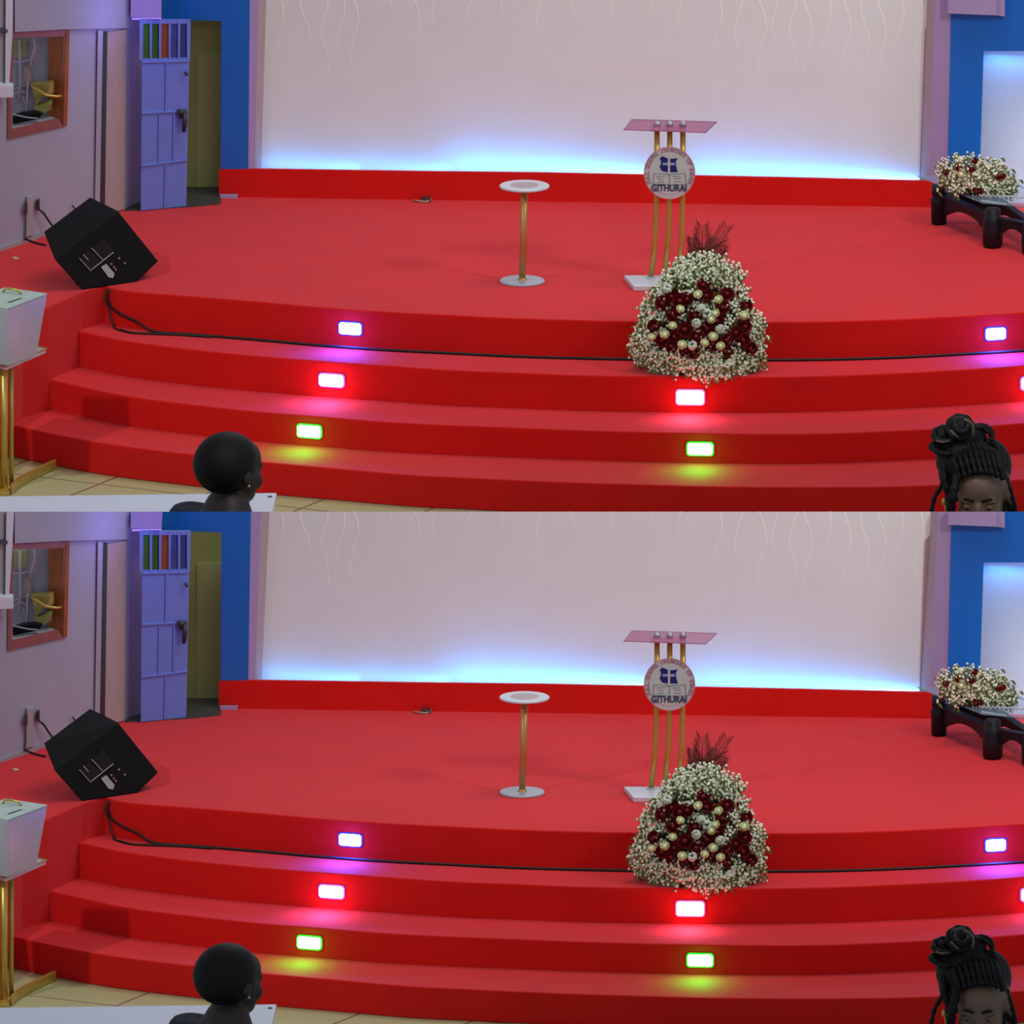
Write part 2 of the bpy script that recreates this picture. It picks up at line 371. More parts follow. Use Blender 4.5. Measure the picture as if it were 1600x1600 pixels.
# LED light strip hidden in the channel behind the plinth
ls = thing('light_strip', 'blue glowing light strip behind the red plinth, {S}', 'light', (X(925), .12, Zr(278, .1)))
BLUEE = mat('blue_led_diffuser', (60, 120, 255), .5, emit=(.15, .45, 1), es=3)
m = MB(); m.tube([Vector((X(410), .12+yb(410), Zr(277, .1))), Vector((X(1440), .12+yb(1440), Zr(300, yb(1440)+.1)))], .012, 6)
obj('diffuser', m, BLUEE, ls)
for a, b, pw in ((412, 560, 1.0), (560, 700, .9), (700, 1070, 6.5), (1070, 1440, 5.5)):
    xm = (a+b)/2; d = bpy.data.lights.new('strip_glow', 'AREA'); d.shape = 'RECTANGLE'; d.size = (b-a)/S; d.size_y = .03; d.energy = pw; d.color = (.04, .32, 1.0)
    o = bpy.data.objects.new('strip_glow', d); C.objects.link(o); o.parent = ls
    zt = Zr(271+(xm-392)*.0175, yb(xm)-.02)
    o.location = Vector((X(xm), yb(xm)+.19, zt-.02))-ls.location
    o.rotation_euler = (Vector((0, .25, 1))).to_track_quat('-Z', 'Y').to_euler(); o.rotation_euler.z += math.atan(-3.295e-4*S)*0
# violet LED tube lighting the door pillar, and blue LEDs round the niche
dt = thing('light_tube', 'small violet lit tube above the open metal door, {S}', 'light', W(232, 31, -.60))
m = MB(); m.tube([W(206, 29.5, -.40), W(252, 29.5, -.40)], .008, 6); obj('diffuser', m, mat('violet_led_diffuser', (150, 120, 255), .5, emit=(.35, .2, 1), es=1.2), dt)
def child_light(par, typ, loc, power, col, aim, **k):
    o = lamp('glow', typ, loc, power, col, aim=aim, **k); o.parent = par; o.location = Vector(loc)-wloc(par); return o
child_light(dt, 'POINT', W(222, 34, -.95), 4.5, (.2, .2, 1), None, radius=.05)
nl = thing('niche_light', 'blue lit edge strip at the top of the white niche, {S}', 'light', W(1600, 80, .1+yb(1600)))
m = MB(); m.tube([W(1538, 78, .1+yb(1538)), W(1780, 78, .1+yb(1780))], .01, 6); obj('diffuser', m, BLUEE, nl)
child_light(nl, 'AREA', W(1660, 77, .10+yb(1660)), 5, (.08, .38, 1), W(1660, 200, .2+yb(1660)), size=1.2, sy=.02)
child_light(nl, 'AREA', W(1700, 330, -.9), 8, (.7, .85, 1), W(1650, 200, .2), size=.8, sy=.5)

# ================= lit step lights =================
def step_light(px, row, z, col, core, cname, where, pw, ww=36, hh=18):
    # the riser line just behind the fitting
    Es = {0: (E1, H), 1: (E2, ZT[1]), 2: (E3, ZT[2])}[z]
    y = P(px, interp(Es[0], px), Es[1]).y
    slope = (P(px+20, interp(Es[0], px+20), Es[1])-P(px-20, interp(Es[0], px-20), Es[1])).normalized()
    nrm = Vector((slope.y, -slope.x, 0)).normalized()
    c = W(px, row, y)
    t = thing('step_light', '%s lit step light %s, {S}' % (cname, where), 'step light', c-Vector((0, 0, hh/S/2)), 'lights set in the stage steps')
    def rr(w_, h_, r_, d0, d1):
        pts = []
        for cx, cz, a0 in ((1, 1, 0), (-1, 1, 90), (-1, -1, 180), (1, -1, 270)):
            for k in range(5):
                a = math.radians(a0+k*22.5); pts.append(c+slope*(cx*(w_-r_)+r_*math.cos(a))+Vector((0, 0, cz*(h_-r_)+r_*math.sin(a)))+nrm*d0)
        return MB().prism(pts, nrm*(d1-d0))
    w_ = ww/S/2; h_ = hh/S/2/CS
    obj('halo_ring', rr(w_+.011, h_+.011, .028, -.02, .012), mat(cname.replace(' ', '_')+'_glow_halo', tuple(int(255*x) for x in col), .4, emit=col, es=.55), t)  # bloom around the lit lens, put in as a coloured glowing ring
    obj('lens', rr(w_, h_, .022, .0, .022), mat(cname.replace(' ', '_')+'_lit_lens', (250, 250, 250), .4, emit=core, es=1), t)
    child_light(t, 'SPOT', c+nrm*.19+Vector((0, 0, .05)), pw*1.3, col, c+nrm*.32+Vector((0, 0, -.5)), cone=math.radians(140), blend=1, radius=.05)
    child_light(t, 'POINT', c+nrm*.10, pw*(.04 if col[0] > .5 else .10), col, None, radius=.04)
Bc = (.03, .06, 1.0); Pc = (.5, .22, 1.0); Gc = (.0, 1.0, .02)
step_light(548, 513, 0, Bc, (3, 3, 9), 'blue violet', 'on the top riser, left of the side table', 65)
step_light(1555, 521, 0, Bc, (3, 3, 9), 'blue violet', 'at the right end of the top riser', 75, ww=32)
step_light(518.5, 594, 1, Pc, (9, 3, 6), 'pink', 'on the second riser, above the man', 19, ww=39)
step_light(1078.5, 620.5, 1, (.8, .32, .7), (9, 3, 5), 'pink red', 'on the second riser, under the flowers', 12, ww=42, hh=21)
step_light(1611, 598, 1, Pc, (9, 3, 6), 'pink', 'cut off by the right edge on the second riser', 10, ww=34)
step_light(484, 673.5, 2, Gc, (3, 9, 3), 'green', 'on the third riser, right of the man', 25, ww=38)
step_light(1094, 701, 2, Gc, (3, 9, 3), 'green', 'on the third riser, under the pink light', 25, ww=39)

# ================= things =================
PLUG = mat('pinkish_silver_plug', (150, 120, 122), .4)
# --- floor monitor speaker
sp = thing('floor_monitor', 'black wedge floor monitor speaker tilted at the left stage edge, {S}', 'speaker', P(170, 447))
b0 = P(128, 453, H+.002); b1 = P(215, 440, H+.002)
def fp(px, row, k=.35, extra=0):
    yl0 = b0.y+(b1.y-b0.y)*(X(px)-b0.x)/(b1.x-b0.x)+extra
    # y = yl0 + k (z-H)
    z = ((400-row)/S-V0-(yl0-k*H)*SN)/(CS+k*SN); return Vector((X(px), yl0+k*(z-H), z))
fpts = [b0, b1, fp(248, 408), fp(185, 330), fp(85, 405)]
A = fpts[3]; Bp = fpts[4]
bk = [W(140, 308, A.y+.35), W(68, 362, Bp.y+.32), W(150, 315, A.y+.35)]
hid = [Vector((b0.x-.02, b0.y+.5, H+.002)), Vector((b1.x-.1, b1.y+.55, H+.002)), Vector((fpts[2].x-.28, fpts[2].y+.45, fpts[2].z))]
bm = bmesh.new()
for v in fpts+bk+hid: bm.verts.new(v)
bmesh.ops.convex_hull(bm, input=bm.verts)
loose = [v for v in bm.verts if not v.link_faces]; bmesh.ops.delete(bm, geom=loose, context='VERTS')
bm.verts.ensure_lookup_table(); bm.verts.index_update()
mm = MB(); mm.add([v.co.copy() for v in bm.verts], [tuple(v.index for v in f.verts) for f in bm.faces]); bm.free()
cab = obj('cabinet', mm, BLACK, sp, bev=.012)
def onf(px, row, out=.006):
    v = fp(px, row); nrm = Vector(((b1-b0).y*-1, 0, 0)); return v+Vector((.0, -out, .0))
def fquad(pts, out=.006, d=.02): return MB().prism([onf(*p, out) for p in pts], (0, d, 0))
obj('recess', fquad([(160, 372), (178, 392), (163, 407), (144, 390)], .008), mat('black_recess', (4, 4, 4), .9), sp)
obj('recess', fquad([(126, 403), (140, 391), (158, 406), (143, 420)], .008), mat('dark_recess', (5, 5, 5), .9), sp)
gl = MB()
for a, b in (((143, 387), (160, 405)), ((124, 403), (142, 423)), ((143, 421), (177, 394)), ((130, 397), (138, 406))): gl.tube([onf(*a, .012), onf(*b, .012)], .0045, 6)
obj('handle_bar', gl, SILV, sp)
obj('connector_plate', fquad([(158, 417), (166, 412), (179, 427), (177, 434), (170, 433)], .012), GREYW, sp)
for a in ((174, 412), (178, 417), (181, 421), (186, 403), (195, 411)): obj('connector', MB().blob(onf(*a, .014), .010, 8, 5), PLUG, sp)
# --- cables
def cab_t(name, pts, r, m, label, cat='cable', n=6):
    sm = []
    for i in range(len(pts)-1):
        p0 = pts[max(i-1, 0)]; p1 = pts[i]; p2 = pts[i+1]; p3 = pts[min(i+2, len(pts)-1)]
        for q in range(4):
            u = q/4; sm.append(.5*(2*p1+(p2-p0)*u+(2*p0-5*p1+4*p2-p3)*u*u+(3*p1-p0-3*p2+p3)*u**3))
    o = obj(name, MB().tube(sm+[pts[-1]], r, n), m, smooth=True); tag(o, label, cat); return o
def nose(px, row, z, E, off): # on the tread just in front of riser line
    return None
pts = []
cl = [(168, 452), (166, 462), (172, 478), (190, 492), (215, 503)]
cabpts = [fp(168, 447)+Vector((0, -.05, -.02))]+[W(x, r, P(x, interp(E1, max(x, 166)), H).y-.03) for x, r in cl[1:]]
rl = [(240, 509), (300, 518), (360, 527), (420, 533.5), (500, 541), (600, 547.5), (700, 551.5), (800, 556), (900, 559), (1000, 561), (1100, 562), (1200, 562), (1300, 560.5), (1400, 557), (1500, 551), (1600, 544), (1700, 534)]
cabpts += [P(x, interp(E1, x)+58+1.5, ZT[1]+.012) for x, r in rl]
cab_t('speaker_cable', cabpts, .011, CABLE, 'long black cable along the foot of the top riser, {S}')
c2 = [fp(170, 447)+Vector((0, -.06, -.02)), W(165, 463, P(166, 448).y-.08), W(170, 485, P(166, 448).y-.09), P(178, 511, ZT[1]+.012), P(190, 516, ZT[1]+.01), P(208, 520, ZT[1]+.01), P(240, 521.5, ZT[1]+.01), P(280, 523, ZT[1]+.01), P(330, 526.5, ZT[1]+.01)]
cab_t('speaker_cable', c2, .009, CABLE, 'short black cable looping below the floor monitor, {S}')
cab_t('wall_wire', [W(60, 314, yl(60)-.05), W(60, 326, yl(60)-.05), W(68, 333, yl(68)-.07), W(76, 345, yl(76)-.1), W(84, 356, yl(84)-.15)], .008, CABLE, 'thin black wire hanging from the wall behind the floor monitor, {S}')
cab_t('wall_wire', [W(38, 372, yl(38)-.05), P(46, 376, H+.01), P(58, 380, H+.008), P(72, 383, H+.008)], .008, CABLE, 'thin dark wire lying on the carpet by the left wall, {S}')
cab_t('wall_wire', [W(113, 321, yl(113)-.04), W(116, 325, yl(116)-.05), W(120, 330, yl(120)-.06)], .006, CABLE, 'tiny wire end on the wall above the floor monitor, {S}')
tk = thing('cable_trunking', 'pale vertical cable trunking at the foot of the left wall, {S}', 'trunking', W(46, 366, yl(46)-.03))
obj('channel', panel(MB(), [(42, 308), (52, 306), (51, 368), (41, 371)], yl, .05, off=-.05), GREYW, tk, bev=.004)
obj('socket', panel(MB(), [(39, 318), (43, 317), (43, 334), (39, 335)], yl, .02, off=-.065), DKGREY, tk)
so = obj('wall_socket', panel(MB(), [(58, 313), (62, 312), (62, 327), (58, 328)], yl, .05, off=-.055), DKGREY); tag(so, 'small dark socket on the lilac wall left of the speaker, {S}', 'socket')
pp = obj('paper_scrap', MB().prism([P(19, 402, H+.004), P(27, 402, H+.004), P(30, 405, H+.004), P(22, 405.5, H+.004)], (0, 0, .003)), mat('pale_paper', (200, 176, 160), .8)); tag(pp, 'small pale paper scrap on the red carpet at far left, {S}', 'paper')

# --- things in the hatch
yh = yl(40)+.33
gv = thing('gold_bowl', 'crumpled gold coloured vessel inside the wooden hatch, {S}', 'vessel', W(66, 186, yh))
YG = mat('yellow_gold_metal', (170, 150, 84), .35, metal=.5, var=.3, scale=9)
yv = yl(76)+.14
gm = MB(); gm.prism([W(48, 131, yv), W(84, 129, yv-.05), (W(84, 146, yv-.05)), W(70, 150, yv-.08), W(57, 165, yv-.02)], (0, .1, 0))
obj('body', gm, YG, gv, bev=.006)
obj('rim', MB().tube([W(49, 134, yv-.02), W(58, 140, yv-.08), W(72, 149, yv-.12), W(88, 151, yv-.10), W(95, 150, yv-.07)], .012, 6), GOLD, gv, smooth=True)
gm = MB().prism([W(52, 166, yv), W(82, 158, yv), W(80, 170, yv), W(70, 177, yv), W(56, 176, yv)], (0, .08, 0)); obj('base', gm, OLIVE, gv)
obj('handle', MB().tube([W(79, 164, yv-.02), W(80, 172, yv-.03), W(74, 179, yv-.02)], .008, 6), ORNG, gv, smooth=True)
rk = thing('wire_rack', 'white wire rack with straps inside the wooden hatch, {S}', 'rack', W(36, 186, yl(40)+.3))
yr = yl(76)+.24
rw = MB()
for q, r in (([(31, 62), (31, 95), (32, 125), (30, 160)], .012), ([(54, 60), (55, 75), (50, 90), (47, 105)], .014), ([(19, 97), (32, 97), (45, 94), (58, 95)], .007), ([(44, 128), (43, 150), (42, 178)], .014), ([(22, 147), (32, 142), (45, 146)], .008), ([(36, 150), (40, 165)], .006), ([(48, 150), (42, 176)], .006), ([(22, 140), (40, 132), (48, 138)], .006)):
    rw.tube([W(x, rr_, yr) for x, rr_ in q], r, 6)
obj('rod', rw, mat('pale_lilac_wire', (190, 176, 200), .4), rk, smooth=True)
bw_ = MB().prism([W(22, 62, yr+.03), W(42, 62, yr+.03), (W(40, 88, yr+.03)), W(22, 92, yr+.03)], (0, .03, 0)); obj('beige_cloth', bw_, OLIVE2, rk)
bw_ = MB().prism([W(35, 112, yr+.02), W(42, 100, yr+.02), (W(49, 113, yr+.02)), W(48, 135, yr+.02), W(30, 140, yr+.02)], (0, .03, 0)); obj('hanging_bag', bw_, REVEAL, rk)
dk = thing('black_cloth', 'dark folded cloth with white edging at the bottom of the hatch, {S}', 'cloth', W(42, 193, yl(42)+.1))
yd = yl(42)+.17
obj('fold', MB().prism([W(20, 182, yd), W(36, 177, yd), W(55, 175, yd), W(68, 178, yd), W(58, 187, yd), W(44, 190, yd), W(20, 195, yd)], (0, .08, 0)), BLACK, dk, bev=.01)
obj('edging', MB().tube([W(18, 178, yd-.02), W(30, 181, yd-.02), W(45, 184, yd-.02), W(58, 185, yd-.02), W(60, 190, yd-.02)], .006, 6), GREYW, dk)

# --- round side table
cb = P(816, 441); ct = Vector((X(819.5), cb.y, H+(441-290)/S/CS))
t = thing('side_table', 'round white side table on a single gold post, {S}', 'table', cb)
obj('base', MB().lathe(cb, [(.172, 0), (.176, .004), (.176, .014), (.170, .020)]), GLASSB, t, smooth=False)
obj('stem', MB().lathe(cb, [(.036, .018), (.036, .024), (.027, .03), (.026, .04)], 20).tube([cb+Vector((0, 0, .02)), ct-Vector((0, 0, .01))], [.026, .029], 20), GOLDP, t, smooth=True)
obj('table_top', MB().lathe(ct, [(.188, -.016), (.195, -.010), (.195, 0), (.190, .004)]), MARB, t)
obj('top_inlay', MB().lathe(ct, [(.11, .004), (.11, .0055)]), mat('greyish_pink_inlay', (178, 160, 166), .3), t)

# --- lectern
lb = P(1037, 440)
t = thing('lectern', 'gold three-post lectern with tinted top and round emblem, {S}', 'lectern', lb)
th = .04
bq = [P(975, 430, H+th), P(1085, 430, H+th), P(1100, 447, H+th), P(990, 447, H+th)]
obj('base', MB().prism(bq, (0, 0, -th+.001)), MARB, t, bev=.005)
yp = P(1037, 434, H+th).y
for a, b in ((1017, 1026.5), (1038, 1046.5), (1060, 1067)):
    zt_ = Zr(194, yp); zm = Zr(300, yp)
    po = obj('post', MB().tube([Vector((X(a), yp, H+th-.005)), Vector((X((a+b)/2+2), yp, (H+zm)/2)), Vector((X(b-.3), yp, zm)), Vector((X(b), yp, zm+.12)), Vector((X(b), yp, zt_))], .0215, 16), GOLD, t, smooth=True)
    obj('cap', MB().lathe(Vector((X(b), yp, zt_)), [(.026, -.02), (.028, 0), (.024, .018), (.012, .026)], 16), SILV, po, smooth=True)
    obj('collar', MB().lathe(Vector((X(a), yp, H+th)), [(.034, 0), (.034, .008), (.024, .012)], 16), GLASSB, po, smooth=True)
q = [(987, 186, .14), (1120, 190, .14), (1102, 206.5, -.14), (975, 202, -.14)]
q3 = [W(px, r, yp+dy_) for px, r, dy_ in q]
obj('reading_top', MB().prism(q3, (0, 0, -.008)), PINKG, t)
ed = MB(); ed.tube([v+Vector((0, 0, -.004)) for v in (q3[3], q3[0], q3[1], q3[2])], .005, 6); obj('top_edge', ed, mat('grey_violet_edge', (120, 100, 130), .3), t)
br_ = MB().prism([W(1016, 197, yp+.05), W(1064, 197, yp+.05), W(1062, 203, yp-.05), W(1017, 203, yp-.05)], (0, 0, -.012)); obj('bracket', br_, REDB, t)
ye = yp-.06
sign = MB(); cx, cy, R0 = 1046, 270.5, 39.5
def circ(r, y, n=64, ry=None): return [W(cx+r*math.cos(2*math.pi*k/n), cy-(ry or r*1.02)*math.sin(2*math.pi*k/n), y) for k in range(n)]
em = obj('emblem_board', MB().prism(circ(R0, ye), (0, .02, 0)), RINGM, t, label='round white emblem board')
rim = MB(); rim.tube(circ(R0, ye)+[circ(R0, ye)[0]], .004, 6); obj('rim', rim, mat('salmon_rim', (214, 150, 150), .4), em)
obj('inner_disc', MB().prism(circ(31.5, ye-.005, ry=33), (0, .006, 0)), BOARD, em)
def flat(pts, y, d=.003): return MB().prism([W(a, b, y) for a, b in pts], (0, d, 0))
shd = [(1034.7, 244), (1031, 247.5), (1033, 252), (1032.5, 257), (1030.6, 261), (1034.7, 267.5), (1043.6, 269), (1050, 269), (1059, 269), (1058.7, 267.5), (1056.7, 261), (1056, 252), (1059, 247), (1052, 248), (1045, 248.5), (1039.5, 246)]
obj('shield', flat(shd, ye-.008), NAVY, em)
cr = MB(); 
for qq in ([(1043.6, 248), (1047, 248), (1047, 272), (1043.6, 272)],): cr.prism([W(a, b, ye-.011) for a, b in qq], (0, .003, 0))
obj('cross', cr, BOARD, em)
cr = MB().prism([W(a, b, ye-.0105) for a, b in [(1035, 254.2), (1054.5, 254.2), (1054.5, 258.2), (1035, 258.2)]], (0, .002, 0)); obj('cross_arm', cr, mat('pale_blue_print', (150, 165, 210), .6), em)
bk_ = MB()
for a, b in (((1021.5, 270.5), (1042, 272)), ((1042, 272), (1046, 274)), ((1046, 274), (1050, 272)), ((1050, 272), (1070.5, 271)), ((1021.5, 270.5), (1021, 288)), ((1070.5, 271), (1072, 288)), ((1021, 287), (1042, 288)), ((1042, 288), (1046, 291)), ((1046, 291), (1051, 288)), ((1051, 288), (1072, 288)), ((1046, 274), (1046, 290)), ((1026, 275.5), (1040, 275.5)), ((1028, 278.5), (1036, 281)), ((1051, 275.5), (1063, 275.5)), ((1053, 279), (1064, 279)), ((1028, 284), (1038, 284.5)), ((1053, 283.5), (1066, 284))):
    bk_.tube([W(*a, ye-.0075), W(*b, ye-.0075)], .0028, 4)
obj('open_book', bk_, GREYP, em)
def text_mb(s, size):
    cu = bpy.data.curves.new('t', 'FONT'); cu.body = s; cu.size = size; cu.align_x = 'CENTER'; cu.extrude = .0015; cu.offset = size*.022
    o = bpy.data.objects.new('t', cu); C.objects.link(o); dg = bpy.context.evaluated_depsgraph_get(); me = bpy.data.meshes.new_from_object(o.evaluated_get(dg))
    mb = MB(); mb.add([v.co.copy() for v in me.vertices], [tuple(p.vertices) for p in me.polygons]); bpy.data.objects.remove(o); return mb
tx = text_mb('GITHURAI', .075); xs_ = [v.x for v in tx.v]; kx = (55/S)/(max(xs_)-min(xs_)); o3 = W(1045.5, 298.5, ye-.009)
tx.v = [Vector((o3.x+v.x*kx, o3.y-v.z, o3.z+v.y)) for v in tx.v]; obj('place_name', tx, INK, em)
rt = MB(); word = 'FULL GOSPEL CHURCHES OF KENYA'
for i, ch in enumerate(word):
    if ch == ' ': continue
    a = math.radians(205-230*i/(len(word)-1)); g = text_mb(ch, .042); c = W(cx+35.2*math.cos(a), cy-36*math.sin(a), ye-.004); rr = a-math.pi/2
    M = Matrix.Rotation(-rr, 3, 'Y')
    rt.add([c+M @ Vector((v.x, -v.z, v.y-.014)) for v in g.v], g.f)
obj('ring_lettering', rt, REDP, em)

# --- flowers
def rose_mb(c, r, rnd, facing=Vector((0, -1, .45)), layers=((.35, 3), (.62, 4), (.9, 5))):
    mb = MB(); R = facing.normalized().to_track_quat('Z', 'Y').to_matrix()
    mb.blob(c, (r*.42, r*.42, r*.5), 8, 5, R)
    for li, (lr, n) in enumerate(layers):
        ph0 = rnd.uniform(0, 6.28)
        for k in range(n):
            a0 = ph0+2*math.pi*k/n; wdt = math.pi/n*1.35; vs = []
            for i in range(4):
                for j in range(4):
                    a = a0+(j/3-.5)*2*wdt; t_ = i/3
                    rad = r*lr*(.55+.45*math.sin(t_*1.6)+(.16*t_*t_ if li == 2 else 0)); zz = r*(-.55+1.05*t_*(1.0-.22*li)-.12*abs(j/3-.5)*2*t_)
                    vs.append(Vector(c)+R @ Vector((rad*math.cos(a), rad*math.sin(a), zz)))
            mb.add(vs, [(i*4+j, i*4+j+1, i*4+j+5, i*4+j+4) for i in range(3) for j in range(3)])
    return mb
def carn_mb(c, r, rnd):
    mb = MB()
    for k in range(26):
        d = Vector((rnd.gauss(0, 1), rnd.gauss(0, 1), rnd.gauss(0, 1))).normalized(); mb.blob(Vector(c)+d*r*.62, (r*.38, r*.38, r*.26), 6, 4, d.to_track_quat('Z', 'Y').to_matrix())
    return mb
def frond_mb(base, tip, n=13, spread=.09, w=.010, rnd=random):
    mb = MB(); base = Vector(base); tip = Vector(tip); ax = (tip-base); side = ax.cross(Vector((0, 1, 0))).normalized()
    mb.tube([base, base+ax*.5, tip], [.006, .005, .002], 5)
    for i in range(1, n):
        t_ = i/n; p = base+ax*t_
        for sg in (-1, 1):
            L = spread*(1-.55*t_)*rnd.uniform(.8, 1.15); e = p+side*sg*L*.75+ax.normalized()*L*1.0+Vector((0, rnd.uniform(-.02, .02), 0)); m_ = (p+e)/2+side*sg*L*.1
            q = ax.normalized()*w*.5+side*(-sg)*w*.3
            mb.prism([p, m_+q, e, m_-q], (0, .003, 0))
    return mb
rnd = random.Random(7)
yA = P(1090, 573, ZT[1]).y
f = thing('flower_arrangement', 'tall triangular arrangement of dark red roses and white blossoms, {S}', 'flower arrangement', Vector((X(1090), yA, ZT[1])))
outl = [(404, 1070, 1118), (420, 1045, 1150), (450, 1022, 1158), (480, 1004, 1180), (500, 1002, 1194), (530, 988, 1194), (550, 990, 1197), (570, 1004, 1190), (582, 1030, 1182), (592, 1085, 1150)]
def span(row):
    for (r0, a0, b0_), (r1, a1, b1_) in zip(outl, outl[1:]):
        if row <= r1: k = (row-r0)/(r1-r0); return a0+(a1-a0)*k, b0_+(b1_-b0_)*k
    return outl[-1][1:]
def yfl(px, row, out=0):
    a, b = span(max(404, row)); u = max(-1, min(1, (px-(a+b)/2)/((b-a)/2))); dep = .10+.30*(row-404)/186
    return yA-dep*math.sqrt(max(0, 1-u*u*.9))-out+.02
# green body: block of floral foam hidden by leaves
fo = MB(); prof = [(.40, .02), (.42, .10), (.36, .35), (.27, .6), (.14, .85), (.04, .95)]
n = 20; vs = []
for r_, z_ in prof:
    for k in range(n+1):
        a = math.pi+math.pi*k/n; vs.append(Vector((X(1092)+r_*math.cos(a), yA+.03+r_*.42*math.sin(a), ZT[1]+z_)))
fo.add(vs, [(i*(n+1)+k, i*(n+1)+k+1, (i+1)*(n+1)+k+1, (i+1)*(n+1)+k) for i in range(len(prof)-1) for k in range(n)]+[tuple(i*(n+1) for i in range(len(prof)))+tuple(i*(n+1)+n for i in range(len(prof)-1, -1, -1))])
obj('foam_core', fo, LEAFD, f)
bs_ = MB().lathe(Vector((X(1090), yA-.02, ZT[1])), [(.09, .001), (.12, .04), (.12, .06)], 20); obj('tray', bs_, DKGREY, f)
reds = [(1099, 445), (1104, 462), (1074, 467), (1136, 459), (1035, 474), (1049, 463), (1129, 480), (1166, 478), (1052, 493), (1086, 493), (1070, 515), (1105, 513), (1088, 526), (1022, 510), (1053, 526), (1034, 532), (1049, 541), (1150, 520), (1164, 510), (1161, 531), (1173, 545), (1136, 532), (1113, 537), (1071, 548), (1120, 501), (1084, 551), (1134, 549), (1062, 470), (1160, 500)]
for px, r in reds: obj('rose', rose_mb(W(px, r, yfl(px, r, .06)), rnd.uniform(.050, .062), rnd, Vector((rnd.uniform(-.3, .3), -1, .4))), ROSE, f, smooth=True)
crm = [(1091, 460), (1063, 483), (1163, 493), (1018, 527), (1039, 523), (1066, 539), (1101, 536), (1114, 526), (1126, 541), (1118, 490), (1111, 499), (1123, 468), (1051, 509)]
for px, r in crm: obj('rosebud', rose_mb(W(px, r, yfl(px, r, .10)), rnd.uniform(.042, .052), rnd, Vector((rnd.uniform(-.4, .4), -.8, .8)), ((.5, 3), (.8, 4))), BUD, f, smooth=True)
for px, r in [(1082, 540), (1088, 505), (1095, 482), (1105, 490), (1125, 514), (1043, 451)]: obj('carnation', carn_mb(W(px, r, yfl(px, r, .08)), .046, rnd), CARN, f, smooth=True)
def gyps(spots, yf, rnd, n1, rr=(.008, .013), spr=.05):
    g = MB(); st_ = MB()
    for px, r, k in spots:
        c = W(px, r, yf(px, r)); root = c+Vector((rnd.uniform(-.01, .01), .07, -.10))
        for _ in range(int(n1*k)):
            d = Vector((rnd.gauss(0, 1), rnd.gauss(0, .6), rnd.gauss(0, 1.1)))*spr*.55; p_ = c+d
            g.blob(p_, rnd.uniform(*rr), 5, 4)
            if rnd.random() < .5: st_.tube([root, p_], .0022, 3)
            if rnd.random() < .9: 
                e = p_+Vector((rnd.uniform(-.045, .045), .0, rnd.uniform(-.055, .02))); s_ = Vector((.009, 0, .008)); st_.prism([p_, (p_+e)/2+s_, e, (p_+e)/2-s_], (0, .002, 0))
    return g, st_
spots = []
taken = reds+crm
r = 406
while r < 592:
    a, b = span(r); x = a+rnd.uniform(0, 8)
    while x < b:
        edge = min(x-a, b-x) < 22 or r > 555 or r < 440
        dmin = min((x-p[0])**2+(r-p[1])**2 for p in taken)
        if (dmin > 70 and (edge or rnd.random() < .62)): spots.append((x+rnd.uniform(-3, 3), r+rnd.uniform(-4, 4), 1 if edge else .6))
        x += rnd.uniform(8, 12)
    r += 10
g, s_ = gyps(spots, lambda px, r: yfl(px, r, .02), rnd, 19, rr=(.0075, .0145))
obj('tiny_blossoms', g, GYP, f, kind='stuff', smooth=True); obj('greenery', s_, LEAF, f, kind='stuff')
ol_ = MB()
for px, r in ((1058, 462), (1148, 470), (1120, 455), (1165, 535), (1015, 500)):
    for k in range(6):
        c = W(px+rnd.uniform(-6, 6), r+rnd.uniform(-8, 8), yfl(px, r, .02)); q = Vector((rnd.uniform(-.03, .03), 0, rnd.uniform(.02, .05))); s2 = Vector((.012, 0, -.006)); ol_.prism([c, c+q*.5+s2, c+q, c+q*.5-s2], (0, .003, 0))
obj('autumn_leaves', ol_, ORNG, f)
for (a, b), (c_, d_), sp_, mm_ in (((1096, 412), (1098, 352), .11, FROND), ((1100, 415), (1136, 352), .10, FROND), ((1090, 412), (1082, 372), .08, FROND), ((1104, 415), (1130, 384), .085, FROND), ((1102, 410), (1116, 372), .06, mat('dull_brown_frond', (132, 88, 66), .6))):
    obj('palm_frond', frond_mb(W(a, b, yA-.02), W(c_, d_, yA-.0), 16, sp_*1.3, .009, rnd), mm_, f)

# --- black low table with glass top and flowers at the right
zt = .31
ft = [P(1467, 350), P(1551, 386), P(1612, 397), P(1545, 352)]
t = thing('coffee_table', 'low black carved table with beaded glass top, {S}', 'table', P(1540, 372))
for i, v in enumerate(ft):
    hgt = .315
    obj('leg', MB().lathe(v, [(.066, .0), (.078, .02), (.080, .12), (.078, .17), (.070, .20), (.072, .235), (.062, .245), (.062, hgt-.01), (.05, hgt)], 16) if i else MB().lathe(v, [(.052, .0), (.06, .02), (.062, .16), (.066, .2), (.05, .22), (.058, .24), (.056, hgt)], 16), BLACKG, t, smooth=True)
def arch(a, b, z0, z1, th_):
    a = Vector(a); b = Vector(b); top = []; bot = []; N = 10; d = (b-a); d.z = 0; nn = Vector((-d.y, d.x, 0)).normalized()*th_
    for k in range(N+1):
        u = k/N; p_ = a+(b-a)*u; top.append(Vector((p_.x, p_.y, H+z1))); bot.append(Vector((p_.x, p_.y, H+z0+(z1-z0)*.62*math.sin(math.pi*u))))
    return MB().prism(top+bot[::-1], nn)
apr = MB()
for a, b in ((0, 1), (1, 2), (3, 2), (0, 3)):
    m_ = arch(ft[a], ft[b], .06, .24, .07); apr.add(m_.v, m_.f)
obj('apron', apr, BLACKG, t, bev=.006)
zg = H+.32
gq = [P(1433, 272+4, zg), P(1535, 318, zg), P(1660, 330, zg), P(1570, 277, zg)]
obj('glass_top', MB().prism(gq, (0, 0, .010)), GLASS, t)
